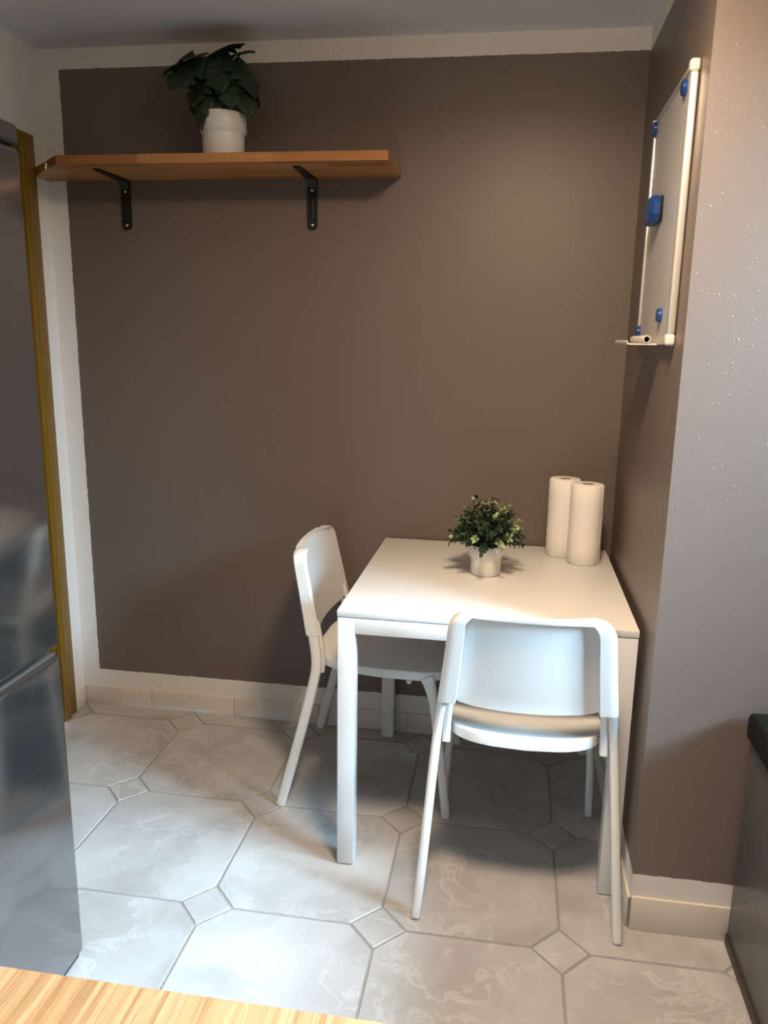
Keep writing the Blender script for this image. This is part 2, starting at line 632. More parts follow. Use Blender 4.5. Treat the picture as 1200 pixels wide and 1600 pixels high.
add_tube(bm, [(-0.01, -hw + 0.09, 1.03), (0.045, -hw + 0.09, 1.03), (0.05, -hw + 0.10, 1.03), (0.05, -hw + 0.20, 1.03)], 0.009)
obj('handle', bm, M['alu'], leaf)

# window in the right-hand wall
win = struct(empty('window_1', (X_OUT, (WIN_Y0 + WIN_Y1) / 2, WIN_Z0)), 'white framed window that lets in the daylight')
hw, hh = (WIN_Y1 - WIN_Y0) / 2, WIN_Z1 - WIN_Z0
bm = bmesh.new()
for lo, hi in (((0.06, -hw, 0), (0.12, hw, 0.06)), ((0.06, -hw, hh - 0.06), (0.12, hw, hh)), ((0.06, -hw, 0.06), (0.12, -hw + 0.06, hh - 0.06)), ((0.06, hw - 0.06, 0.06), (0.12, hw, hh - 0.06))):
    add_box(bm, lo, hi, 0.004)
obj('window_frame', bm, M['frame_white'], win)
obj('mullion', box((0.06, -0.04, 0.06), (0.12, 0.04, hh - 0.06), 0.004), M['frame_white'], win)
for a, b in ((-hw + 0.06, -0.04), (0.04, hw - 0.06)):
    obj('pane', box((0.088, a, 0.06), (0.092, b, hh - 0.06)), M['glass'], win)
obj('window_sill', box((-0.12, -hw - 0.05, -0.03), (0.059, hw + 0.05, 0.0), 0.006), M['frame_white'], win)

# ------------------------------------------------------------------ ceiling lamp (above the frame) and its light
LX, LY = 0.45, -1.40
lamp = tag(empty('ceiling_lamp', (LX, LY, ZC)), 'round flush ceiling lamp with a warm white diffuser', 'lamp')
bm = bmesh.new()
add_lathe(bm, [(0, 0), (0.16, 0), (0.16, -0.035), (0.145, -0.04), (0.145, -0.03), (0, -0.03)], 40)
obj('lamp_housing', bm, M['white_metal'], lamp)
bm = bmesh.new()
add_lathe(bm, [(0, -0.0305), (0.142, -0.0305), (0.138, -0.055), (0.122, -0.078), (0.09, -0.094), (0.045, -0.102), (0, -0.104)], 40)
obj('lamp_diffuser', bm, M['lamp_diffuser'], lamp)
area_light('ceiling_lamp_light', (LX, LY, ZC - 0.11), (0, 0, -1), 0.28, 0.28, 25.0, (1.0, 0.76, 0.53), 'DISK').data.spread = math.radians(172)


# ------------------------------------------------------------------ fridge
def build_fridge():
    x1, y0, y1 = -0.500, -1.775, -1.173
    r = tag(empty('fridge', ((x1 + XL + 0.04) / 2, (y0 + y1) / 2, 0)), 'tall dark grey stainless steel fridge freezer at the left edge', 'fridge')
    cx, cy = r.location.x, r.location.y
    L = lambda a, b: (tuple(Vector(a) - Vector((cx, cy, 0))), tuple(Vector(b) - Vector((cx, cy, 0))))
    obj('body', box(*L((XL + 0.03, y0 + 0.004, 0.03), (x1 - 0.062, y1 - 0.004, 1.788)), 0.006), M['fridge_side'], r)
    obj('top_cover', box(*L((x1 - 0.06, y0 + 0.003, 1.752), (x1 - 0.001, y1 - 0.001, 1.789)), 0.008, 3), M['dark_plastic'], r)
    up_ = obj('upper_door', box(*L((x1 - 0.055, y0, 0.772), (x1, y1, 1.749)), 0.012, 4), M['fridge_steel'], r)
    lo_ = obj('lower_door', box(*L((x1 - 0.055, y0, 0.022), (x1, y1, 0.757)), 0.012, 4), M['fridge_steel'], r)
    obj('gasket', box(*L((x1 - 0.064, y0 + 0.01, 0.03), (x1 - 0.053, y1 - 0.01, 1.75)), 0.0), M['gasket'], r)
    obj('grip_edge', box(*L((x1 - 0.030, y0 + 0.012, 0.7555), (x1 - 0.006, y1 - 0.012, 0.7625)), 0.002), M['grey_front'], lo_)
    obj('plinth', box(*L((x1 - 0.05, y0 + 0.01, 0.006), (x1 - 0.012, y1 - 0.004, 0.024)), 0.002), M['dark_plastic'], r)
    for sx in (XL + 0.08, x1 - 0.09):
        for sy in (y0 + 0.06, y1 - 0.06):
            bm_ = bmesh.new()
            add_lathe(bm_, [(0, 0), (0.02, 0), (0.02, 0.032), (0, 0.032)], 16, (sx - cx, sy - cy, 0))
            obj('foot', bm_, M['dark_plastic'], r)


build_fridge()


# ------------------------------------------------------------------ low grey unit with black top on the right
def build_unit():
    x0, x1, y0, y1 = 0.995, 1.58, -1.50, -0.872
    r = tag(empty('low_cabinet', (x0 + 0.3, (y0 + y1) / 2, 0)), 'low grey cabinet with a thick black top at the right edge', 'cabinet')
    cx, cy = r.location.x, r.location.y
    L = lambda a, b: (tuple(Vector(a) - Vector((cx, cy, 0))), tuple(Vector(b) - Vector((cx, cy, 0))))
    obj('body', box(*L((x0 + 0.02, y0, 0.03), (x1, y1, 0.545)), 0.002), M['dark_plastic'], r)
    obj('door', box(*L((x0, y0 + 0.002, 0.034), (x0 + 0.019, y1 - 0.002, 0.544)), 0.003), M['grey_front'], r)
    obj('plinth', box(*L((x0 - 0.004, y0 + 0.004, 0.0), (x1 - 0.02, y1, 0.033)), 0.006, 3), M['plinth'], r)
    obj('top', box(*L((x0 - 0.014, y0 - 0.015, 0.546), (x1 + 0.01, y1 + 0.004, 0.612)), 0.014, 4), M['black_top'], r)


build_unit()


# ------------------------------------------------------------------ wooden breakfast bar in front of the camera
def build_bar():
    x0, x1, y0, y1 = -0.62, 0.354, -3.0, -2.077
    wt = tag(obj('worktop', box((x0, y0, 0.862), (x1, y1, 0.9), 0.0025), M['worktop_wood']), 'light wooden worktop with straight grain in the foreground', 'worktop')
    b = tag(empty('base_cabinet', ((x0 + x1) / 2, (y0 + y1) / 2, 0)), 'white base cabinet under the wooden worktop', 'cabinet')
    cx, cy = b.location.x, b.location.y
    L = lambda a, c: (tuple(Vector(a) - Vector((cx, cy, 0))), tuple(Vector(c) - Vector((cx, cy, 0))))
    obj('body', box(*L((x0 + 0.02, y0 + 0.03, 0.10), (x1 - 0.04, y1 - 0.04, 0.861)), 0.002), M['white_lacquer'], b)
    obj('plinth', box(*L((x0 + 0.04, y0 + 0.06, 0.0), (x1 - 0.09, y1 - 0.09, 0.10)), 0.0), M['grey_plastic'], b)
    for k in range(2):
        a = y0 + 0.034 + k * 0.428
        d = obj('door', box(*L((x1 - 0.0395, a, 0.104), (x1 - 0.0215, a + 0.424, 0.856)), 0.002), M['white_lacquer'], b)
        hb = bmesh.new()
        ha = a + (0.36 if k == 0 else 0.06)
        q = Vector((cx, cy, 0))
        add_tube(hb, [Vector((x1 - 0.0225, ha, 0.62)) - q, Vector((x1 - 0.003, ha, 0.62)) - q, Vector((x1 - 0.003, ha, 0.80)) - q, Vector((x1 - 0.0225, ha, 0.80)) - q], 0.005, 8)
        obj('handle', hb, M['alu'], d)


build_bar()


# ------------------------------------------------------------------ wall shelf
def build_shelf():
    z0, z1 = 1.922, 1.949
    yf = -0.243
    r = tag(empty('wall_shelf', (-0.58, YB, z0)), 'long brown wooden wall shelf on two black brackets', 'shelf')
    q = r.location
    poly = [(XL + 0.002, YB - 0.001), (XL + 0.002, -0.073), (-1.003, yf), (0.028, yf), (0.028, YB - 0.001)]
    bm_ = bmesh.new()
    add_prism(bm_, [(x - q.x, y - q.y) for x, y in poly], 0, z1 - z0, 0.0015)
    obj('board', bm_, M['shelf_wood'], r)
    for bx in (-0.906, -0.261):
        x = bx - q.x
        bm_ = bmesh.new()
        w = 0.0165
        # wall arm: flat strip with rounded end and pressed rib; shelf arm below the board; diagonal gusset
        n = 8
        pts = [(w, -0.001), (w, -0.142)]
        pts += [(w * math.cos(a), -0.142 - w * math.sin(a)) for a in [math.pi * k / n for k in range(1, n)]]
        pts += [(-w, -0.142), (-w, -0.001)]
        fr, bk = [], []
        for px, pz in pts:
            fr.append(bm_.verts.new((x + px, -0.0075, pz)))
            bk.append(bm_.verts.new((x + px, -0.0012, pz)))
        bm_.faces.new(fr)
        bm_.faces.new(list(reversed(bk)))
        for k in range(len(pts)):
            k2 = (k + 1) % len(pts)
            bm_.faces.new((fr[k], bk[k], bk[k2], fr[k2]))
        add_box(bm_, (x - 0.005, -0.0105, -0.125), (x + 0.005, -0.0073, -0.045), 0.0015)
        # shelf arm tapering towards the front
        a0, a1 = w, 0.011
        yb, ye = -0.0015, -0.190
        sec = [(-0.0005, -0.0065)]
        v = [bm_.verts.new(c) for c in ((x - a0, yb, -0.0005), (x + a0, yb, -0.0005), (x + a1, ye, -0.0005), (x - a1, ye, -0.0005),
                                        (x - a0, yb, -0.007), (x + a0, yb, -0.007), (x + a1, ye, -0.0045), (x - a1, ye, -0.0045))]
        for f in ((0, 1, 2, 3), (7, 6, 5, 4), (0, 4, 5, 1), (1, 5, 6, 2), (2, 6, 7, 3), (3, 7, 4, 0)):
            bm_.faces.new([v[k] for k in f])
        # corner fillet
        fv = [bm_.verts.new(c) for c in ((x - w, -0.006, -0.03), (x + w, -0.006, -0.03), (x + w, -0.03, -0.006), (x - w, -0.03, -0.006), (x - w, -0.004, -0.004), (x + w, -0.004, -0.004))]
        for f in ((0, 1, 2, 3), (0, 3, 4), (1, 5, 2), (0, 4, 5, 1), (3, 2, 5, 4)):
            bm_.faces.new([fv[k] for k in f])
        br_ = obj('bracket', bm_, M['black_metal'], r, 35)
        for sz in (-0.036, -0.143):
            sb = bmesh.new()
            add_lathe(sb, [(0, 0), (0.0048, 0), (0.0048, 0.002), (0.003, 0.0034), (0, 0.0036)], 12)
            for vv in sb.verts:
                vv.co = Vector((x + vv.co.x, -0.0074 - vv.co.z, sz + vv.co.y))
            obj('screw', sb, M['screw'], br_)


build_shelf()


# ------------------------------------------------------------------ table
def build_table():
    r = tag(empty('dining_table', (0.375, -0.381, 0)), 'square white dining table pushed into the corner', 'table')
    h, lw = 0.375, 0.0456
    obj('tabletop', box((-h, -h, 0.7225), (h, h, 0.740), 0.0012), M['white_lacquer'], r)
    for sx in (-1, 1):
        for sy in (-1, 1):
            lo = (min(sx * h, sx * (h - lw)) + (0.001 if sx < 0 else -0.001), min(sy * h, sy * (h - lw)) + (0.001 if sy < 0 else -0.001), 0.004)
            hi = (lo[0] + lw, lo[1] + lw, 0.7205)
            lg = obj('leg', box(lo, hi, 0.002), M['white_metal'], r)
            obj('foot_cap', box((lo[0] + 0.004, lo[1] + 0.004, 0.0), (hi[0] - 0.004, hi[1] - 0.004, 0.0045)), M['grey_plastic'], lg)
    e, i_ = h - 0.001, h - 0.001 - 0.025
    for s in (-1, 1):
        obj('apron', box((-h + lw, min(s * e, s * i_), 0.6775), (h - lw, max(s * e, s * i_), 0.7205), 0.002), M['white_metal'], r)
        obj('apron', box((min(s * e, s * i_), -h + lw, 0.6775), (max(s * e, s * i_), h - lw, 0.7205), 0.002), M['white_metal'], r)


build_table()


# ------------------------------------------------------------------ chairs
def smooth_path(pts, n=6):
    pts = [Vector(p) for p in pts]
    out = []
    for i in range(len(pts) - 1):
        p0 = pts[max(0, i - 1)]
        p1, p2 = pts[i], pts[i + 1]
        p3 = pts[min(len(pts) - 1, i + 2)]
        for k in range(n):
            t = k / n
            out.append(0.5 * ((2 * p1) + (p2 - p0) * t + (2 * p0 - 5 * p1 + 4 * p2 - p3) * t * t + (3 * p1 - p0 - 3 * p2 + p3) * t ** 3))
    out.append(pts[-1])
    return out


def lerp_tab(tab, z):
    for (a, va), (b, vb) in zip(tab, tab[1:]):
        if z <= b:
            k = max(0.0, (z - a) / (b - a))
            return va + (vb - va) * k
    return tab[-1][1]


def backrest_bm():
    bm_ = bmesh.new()
    ztop, rc = 0.800, 0.042
    hw_tab = [(0.55, 0.2175), (0.66, 0.204), (0.80, 0.190)]
    yc_tab = [(0.55, 0.098), (0.80, 0.048)]

    def half(z):
        h = lerp_tab(hw_tab, z)
        if z > ztop - rc:
            d = z - (ztop - rc)
            h = h - rc + math.sqrt(max(0.0, rc * rc - d * d))
        return h
    # across: many columns around the flange step
    flange = 0.20
    cols = [-1, -0.985, -0.95, -0.90, -0.85, -1 + flange, -1 + flange + 0.012, -1 + flange + 0.05]
    mid = [-0.6 + 1.2 * k / 12 for k in range(13)]
    cols = cols + mid + [-c for c in reversed(cols)]
    rows = 18

    def zb(s):
        a = abs(s)
        if a > 1 - flange:
            return 0.552
        k = min(1.0, (1 - flange - a) / 0.10)
        k = k * k * (3 - 2 * k)
        return 0.552 - 0.006 * k - 0.007 * (1 - a * a)

    def pos(s, v, rear):
        z = zb(s) + (ztop - zb(s)) * (1 - (1 - v) ** 1.25)
        h = half(z)
        x = s * h
        y = lerp_tab(yc_tab, z)
        a = abs(s)
        curve = 0.033 * (1 - min(1, a / 0.95) ** 2)       # middle bows to the rear
        yf_ = y + 0.018 - curve
        edge = max(0.0, (a - 0.93) / 0.07)
        yf_ -= 0.008 * edge ** 2
        if not rear:
            return Vector((x, yf_, z))
        if a >= 1 - flange - 1e-6:
            yr = y - 0.026 + 0.007 * edge ** 2
            top = max(0.0, (z - (ztop - 0.012)) / 0.012)
            yr += 0.010 * top ** 2
        else:
            yr = yf_ - 0.0065
            # thick rim along the top edge
            rim = max(0.0, min(1.0, (z - (ztop - 0.013)) / 0.004))
            yr = yr * (1 - rim) + min(yr, y - 0.026 - 0.009 * (1 - (a / 0.8) ** 2)) * rim
        return Vector((x, yr, z))
    vs_rows = [k / rows for k in range(rows)] + [0.972, 0.985, 1.0]
    grids = []
    for rear in (False, True):
        grids.append([[bm_.verts.new(pos(s, v, rear)) for s in cols] for v in vs_rows])
    nr, nc = len(vs_rows), len(cols)
    for gi, g in enumerate(grids):
        for i in range(nr - 1):
            for j in range(nc - 1):
                bm_.faces.new((g[i][j], g[i][j + 1], g[i + 1][j + 1], g[i + 1][j]))
    a, b = grids
    for j in range(nc - 1):
        bm_.faces.new((a[0][j], b[0][j], b[0][j + 1], a[0][j + 1]))
        bm_.faces.new((a[-1][j], a[-1][j + 1], b[-1][j + 1], b[-1][j]))
    for i in range(nr - 1):
        bm_.faces.new((a[i][0], a[i + 1][0], b[i + 1][0], b[i][0]))
        bm_.faces.new((a[i][-1], b[i][-1], b[i + 1][-1], a[i + 1][-1]))
    return bm_


def seat_bm():
    """shallow moulded shell with a turned-down rim"""
    bm_ = bmesh.new()
    yc, hx, hy = 0.300, 0.200, 0.205
    n = 56

    def outline(k, sc, drop=0.0):
        a = 2 * math.pi * k / n
        c, s = math.cos(a), math.sin(a)
        e = 2 / 5.0
        x = math.copysign(abs(c) ** e, c)
        y = math.copysign(abs(s) ** e, s)
        wx = hx * (1.0 if y > 0 else 1.0 - 0.05 * y * y)
        px, py = x * wx * sc, y * hy * sc
        if y < 0:
            py -= 0.020 * sc * (1 - min(1, abs(px) / hx) ** 2)     # rear edge bows backwards
        return px, py

    def height(px, py, sc):
        u = py / hy
        z = 0.458 - 0.012 * (1 - sc ** 2)
        z += 0.014 * max(0.0, -u - 0.2)
        z += 0.010 * max(0.0, -u) ** 2 * (abs(px) / hx) ** 2
        z -= 0.006 * max(0.0, u) ** 2
        return z
    rings = []
    for sc, dz in ((0.25, 0), (0.5, 0), (0.75, 0), (0.9, 0), (0.97, 0.0), (0.992, -0.002), (1.0, -0.008), (1.0, -0.028), (0.985, -0.028), (0.975, -0.012), (0.9, -0.010), (0.5, -0.010), (0.25, -0.010)):
        ring = []
        for k in range(n):
            px, py = outline(k, sc)
            ring.append(bm_.verts.new((px, yc + py, height(px, py, sc) + dz)))
        rings.append(ring)
    for a, b in zip(rings, rings[1:]):
        for k in range(n):
            bm_.faces.new((a[k], a[(k + 1) % n], b[(k + 1) % n], b[k]))
    bm_.faces.new(list(reversed(rings[0])))
    bm_.faces.new(rings[-1])
    return bm_


def build_chair(label):
    r = empty('dining_chair')
    obj('backrest', backrest_bm(), M['chair_plastic'], r, 32)
    st = obj('seat', seat_bm(), M['chair_plastic'], r, 45)
    for s in (-1, 1):
        # rear leg: rises forward to a knee at seat height, then leans back into the backrest sleeve
        path = smooth_path([(s * 0.246, 0.0, 0.004), (s * 0.237, 0.036, 0.14), (s * 0.227, 0.076, 0.30), (s * 0.2195, 0.102, 0.415), (s * 0.2145, 0.108, 0.470), (s * 0.208, 0.100, 0.53), (s * 0.2005, 0.088, 0.585), (s * 0.193, 0.072, 0.66)], 4)
        b = bmesh.new()
        add_tube(b, path, (0.0115, 0.0155), 14, 3.2)
        lg = obj('leg', b, M['white_metal'], r, 50)
        b = bmesh.new()
        add_tube(b, [(s * 0.2462, -0.001, 0.0), (s * 0.246, 0.001, 0.0065)], (0.0105, 0.0145), 14, 3.2)
        obj('foot_cap', b, M['grey_plastic'], lg)
        # front leg
        path = smooth_path([(s * 0.222, 0.512, 0.004), (s * 0.212, 0.488, 0.20), (s * 0.198, 0.462, 0.36), (s * 0.190, 0.446, 0.432)], 4)
        b = bmesh.new()
        add_tube(b, path, (0.0110, 0.0135), 14, 3.2)
        lg = obj('leg', b, M['white_metal'], r, 50)
        b = bmesh.new()
        add_tube(b, [(s * 0.2222, 0.5125, 0.0), (s * 0.222, 0.512, 0.0065)], (0.0098, 0.0122), 14, 3.2)
        obj('foot_cap', b, M['grey_plastic'], lg)
        # socket where the front leg meets the seat
        b = bmesh.new()
        add_tube(b, [(s * 0.196, 0.4585, 0.378), (s * 0.194, 0.4545, 0.396), (s * 0.191, 0.4475, 0.418), (s * 0.187, 0.440, 0.437)], [(0.0115, 0.014), (0.0130, 0.0165), (0.0135, 0.0185), (0.0145, 0.022)], 14, 3.0)
        obj('leg_socket', b, M['chair_plastic'], r, 50)
        # upright of the seat shell that is screwed to the rear leg
        b = bmesh.new()
        add_tube(b, smooth_path([(s * 0.1935, 0.112, 0.432), (s * 0.1935, 0.114, 0.455), (s * 0.1915, 0.111, 0.50), (s * 0.188, 0.102, 0.55), (s * 0.185, 0.094, 0.585)], 4), (0.0100, 0.0150), 14, 4.0)
        up_ = obj('side_bracket', b, M['chair_plastic'], r, 50)
        for sy, sz in ((0.113, 0.478), (0.104, 0.540)):
            b = bmesh.new()
            add_lathe(b, [(0, 0), (0.0032, 0), (0.0032, 0.003), (0, 0.003)], 10)
            for v in b.verts:
                v.co = Vector((s * (0.1833 - 0.0044 * (sz > 0.5) - v.co.z * 0.4), sy + v.co.x, sz + v.co.y))
            obj('screw', b, M['dark_plastic'], up_)
        b = bmesh.new()
        add_lathe(b, [(0, -0.006), (0.006, -0.005), (0.008, 0.0), (0.008, 0.006), (0, 0.006)], 12, (s * 0.188, 0.385, 0.4185))
        obj('stacking_pad', b, M['chair_plastic'], st)
    return tag(r, label, 'chair', 'white dining chairs')


def copy_tree(o, parent=None):
    c = o.copy()
    COL.objects.link(c)
    c.parent = parent
    for ch in list(o.children):
        copy_tree(ch, c)
    return c


chair_a = build_chair('white plastic chair in front of the table with its back to the camera')
chair_a.location = (0.488, -0.9125, 0)
chair_b = copy_tree(chair_a)
chair_b['label'] = 'white plastic chair tucked under the left side of the table, seen side-on'
chair_b.location = (-0.2335, -0.2695, 0)
chair_b.rotation_euler = (0, 0, -math.pi / 2)


# ------------------------------------------------------------------ paper towel rolls
def build_roll(loc, label, rz):
    r = tag(empty('paper_towel_roll', loc, rz), label, 'paper towel', 'paper towel rolls on the table')
    b = bmesh.new()
    R_, H_ = 0.0495, 0.253
    n = 48
    prof = [(0.0185, 0.0), (R_ - 0.003, 0.0), (R_, 0.003), (R_ + 0.0006, 0.06), (R_ - 0.0002, 0.13), (R_ + 0.0004, 0.2), (R_, H_ - 0.003), (R_ - 0.003, H_), (0.0185, H_), (0.0185, 0.0)]
    add_lathe(b, prof, n)
    for v in b.verts:
        a = math.atan2(v.co.y, v.co.x)
        rr = math.hypot(v.co.x, v.co.y)
        if rr > 0.03:
            k = 1 + 0.008 * math.sin(2 * a + 1) + 0.004 * math.sin(5 * a + v.co.z * 30)
            v.co.x *= k
            v.co.y *= k
    obj('paper', b, M['paper'], r, 50)
    # loose outer end of the sheet
    b = bmesh.new()
    for (a0, r0, r1) in ((-0.25, R_ + 0.0002, R_ + 0.0016),):
        cols = []
        for k in range(9):
            a = a0 + 0.5 * k / 8
            q = R_ * (1 + 0.008 * math.sin(2 * a + 1)) + 0.0006 + 0.0022 * (k / 8) ** 2
            cols.append([b.verts.new((q * math.cos(a), q * math.sin(a), z)) for z in (0.002, H_ - 0.002)] + [b.verts.new(((q + 0.0008) * math.cos(a), (q + 0.0008) * math.sin(a), z)) for z in (0.002, H_ - 0.002)])
        for c0, c1 in zip(cols, cols[1:]):
            b.faces.new((c0[0], c1[0], c1[1], c0[1]))
            b.faces.new((c0[2], c0[3], c1[3], c1[2]))
            b.faces.new((c0[1], c1[1], c1[3], c0[3]))
            b.faces.new((c0[0], c0[2], c1[2], c1[0]))
        b.faces.new((cols[0][0], cols[0][1], cols[0][3], cols[0][2]))
        b.faces.new((cols[-1][0], cols[-1][2], cols[-1][3], cols[-1][1]))
    obj('loose_sheet', b, M['paper'], r, 50)
    b = bmesh.new()
    add_lathe(b, [(0.0180, 0.001), (0.0183, 0.001), (0.0183, H_ - 0.001), (0.0168, H_ - 0.001), (0.0168, 0.001), (0.0180, 0.001)], 32)
    obj('core', b, M['card'], r, 50)


build_roll((0.660, -0.172, 0.7402), 'white paper towel roll standing in front, nearer the right wall', -0.2)
build_roll((0.596, -0.092, 0.7402), 'white paper towel roll standing behind, half covered by the other roll', 1.3)


# ------------------------------------------------------------------ potted plants
def pot_profile(rb, rt_, h, waist):
    w = 0.0035
    return [(0, 0), (rb - 0.004, 0), (rb, 0.004), (rb * 1.015, waist - 0.004), (rb * 1.02, waist - 0.001), (rt_ - 0.003, waist + 0.005), (rt_, waist + 0.009), (rt_ * 1.005, h - 0.003), (rt_ - 0.001, h), (rt_ - w, h - 0.001), (rt_ - w - 0.001, waist + 0.016), (rb - w, waist - 0.002), (rb - w, 0.02), (0, 0.02)]


rng = random.Random(4)


def frame_matrix(base, tip, normal):
    y = (Vector(tip) - Vector(base))
    L = y.length
    y.normalize()
    nrm = Vector(normal)
    z = (nrm - y * nrm.dot(y)).normalized()
    x = y.cross(z)
    mm = Matrix((x, y, z)).transposed().to_4x4()
    mm.translation = Vector(base)
    return mm, L


def monstera_leaf(base, tip, normal, width, bend=0.25, fold=0.35):
    """split leaf with a folded midrib and fingers along both edges, given thickness"""
    mm, L = frame_matrix(base, tip, normal)
    b = bmesh.new()
    N = 14

    def mid(t):
        return Vector((0, t * L, -bend * L * t * t))
    tops = []
    for side in (-1, 1):
        prev = None
        for i in range(N + 1):
            t = i / N
            w = width * 0.5 * (math.sin(math.pi * min(1, (t * 0.93 + 0.075)) ** 0.72) ** 0.8 if t < 1 else 0.0)
            tt = t + 0.10 * (1 - t) * (t > 0) - 0.13 * (1 - t) ** 3
            if i in (5, 8):
                w *= 0.52
            a = mid(t)
            e = Vector((side * w, tt * L, -bend * L * max(tt, 0) ** 2 + fold * w - 0.9 * w * w / max(width, 1e-4)))
            h = a.lerp(e, 0.5)
            h.z += 0.004
            cur = [b.verts.new(a), b.verts.new(h), b.verts.new(e)]
            if prev:
                for k in range(2):
                    q = (prev[k], prev[k + 1], cur[k + 1], cur[k])
                    b.faces.new(q if side > 0 else tuple(reversed(q)))
            prev = cur
    bmesh.ops.remove_doubles(b, verts=b.verts, dist=1e-5)
    # underside 1 mm below the upper skin, joined along the rim
    rim = [e for e in b.edges if e.is_boundary]
    pairs = {v: b.verts.new(v.co + Vector((0, 0, -0.0010))) for v in list(b.verts)}
    for f in list(b.faces):
        b.faces.new([pairs[v] for v in reversed(f.verts)])
    for e in rim:
        p, q = e.verts
        b.faces.new((p, q, pairs[q], pairs[p]))
    bmesh.ops.transform(b, matrix=mm, verts=b.verts)
    return b


def build_monstera():
    r = tag(empty('potted_monstera', (-0.508, -0.128, 1.9492)), 'dark green split-leaf plant in a white pot on the wall shelf', 'potted plant')
    b = bmesh.new()
    add_lathe(b, pot_profile(0.063, 0.0710, 0.132, 0.074), 48)
    obj('pot', b, M['ceramic'], r, 50)
    b = bmesh.new()
    add_lathe(b, [(0, 0.112), (0.03, 0.114), (0.066, 0.108), (0.066, 0.1), (0, 0.1)], 24)
    obj('soil', b, M['soil'], r)
    leaves = [
        # base, tip, normal, width
        ((-0.060, -0.045, 0.275), (-0.142, -0.080, 0.185), (-0.35, -1.0, 0.45), 0.145, 0.08),
        ((-0.050, -0.030, 0.290), (-0.185, -0.035, 0.268), (0.0, -0.35, 1.0), 0.120),
        ((-0.025, -0.010, 0.285), (0.075, -0.040, 0.338), (-0.45, -0.15, 1.0), 0.110),
        ((0.030, -0.005, 0.290), (0.105, -0.02, 0.315), (-0.2, -0.5, 1.0), 0.085),
        ((0.045, -0.020, 0.278), (0.132, -0.045, 0.190), (0.75, -0.55, 0.6), 0.120),
        ((0.060, -0.020, 0.230), (0.115, -0.060, 0.125), (0.6, -0.9, 0.3), 0.095),
        ((-0.005, -0.045, 0.275), (0.030, -0.100, 0.185), (0.1, -1.0, 0.55), 0.115),
        ((-0.030, -0.045, 0.235), (-0.075, -0.085, 0.150), (-0.3, -1.0, 0.4), 0.105),
        ((-0.045, -0.055, 0.160), (-0.048, -0.086, 0.078), (-0.3, -1.0, 0.1), 0.052),
        ((-0.020, -0.058, 0.165), (-0.028, -0.084, 0.108), (0.2, -1.0, 0.1), 0.042),
        ((0.035, -0.045, 0.225), (0.060, -0.095, 0.140), (0.3, -1.0, 0.3), 0.090),
        ((-0.010, 0.025, 0.275), (0.020, 0.075, 0.240), (0.1, 0.6, 1.0), 0.110),
        ((-0.050, 0.030, 0.230), (-0.130, 0.045, 0.165), (-0.6, 0.3, 0.8), 0.100),
        ((0.050, 0.030, 0.225), (0.110, 0.060, 0.180), (0.5, 0.4, 0.9), 0.100),
        ((0.000, -0.030, 0.200), (-0.005, -0.085, 0.130), (0.0, -1.0, 0.4), 0.085),
        ((0.010, 0.010, 0.235), (0.035, -0.060, 0.225), (0.0, -0.5, 1.0), 0.120),
    ]
    for ba, ti, no, w, *bd in leaves:
        lf = obj('leaf', monstera_leaf(ba, ti, no, w, *bd), M['leaf_dark'], r, 60)
        root = Vector((ba[0] * 0.25 + rng.uniform(-0.015, 0.015), ba[1] * 0.25 + rng.uniform(-0.015, 0.015), 0.108))
        e = Vector(ba)
        mid_ = root.lerp(e, 0.55) + Vector((-0.15 * (e.x - root.x), -0.15 * (e.y - root.y), 0.02))
        b = bmesh.new()
        add_tube(b, smooth_path([root, mid_, e], 5), 0.0016, 6)
        obj('stem', b, M['stem'], lf)


build_monstera()


def small_leaf(b, base, d, nrm, L, W, mat_i):
    mm, _ = frame_matrix(base, Vector(base) + d, nrm)
    pts = [(0, 0), (0.38, 0.25), (0.5, 0.58), (0.3, 0.88), (0, 1.0), (-0.3, 0.88), (-0.5, 0.58), (-0.38, 0.25)]
    for sgn in (1,):
        rim = [b.verts.new(mm @ Vector((x * W, y * L, 0.18 * W * abs(x)))) for x, y in pts]
        c = b.verts.new(mm @ Vector((0, 0.55 * L, -0.06 * W)))
        c2 = b.verts.new(mm @ Vector((0, 0.55 * L, -0.06 * W - 0.0007)))
        for k in range(8):
            f = b.faces.new((rim[k], rim[(k + 1) % 8], c))
            f.material_index = mat_i
            f = b.faces.new((rim[(k + 1) % 8], rim[k], c2))
            f.material_index = mat_i


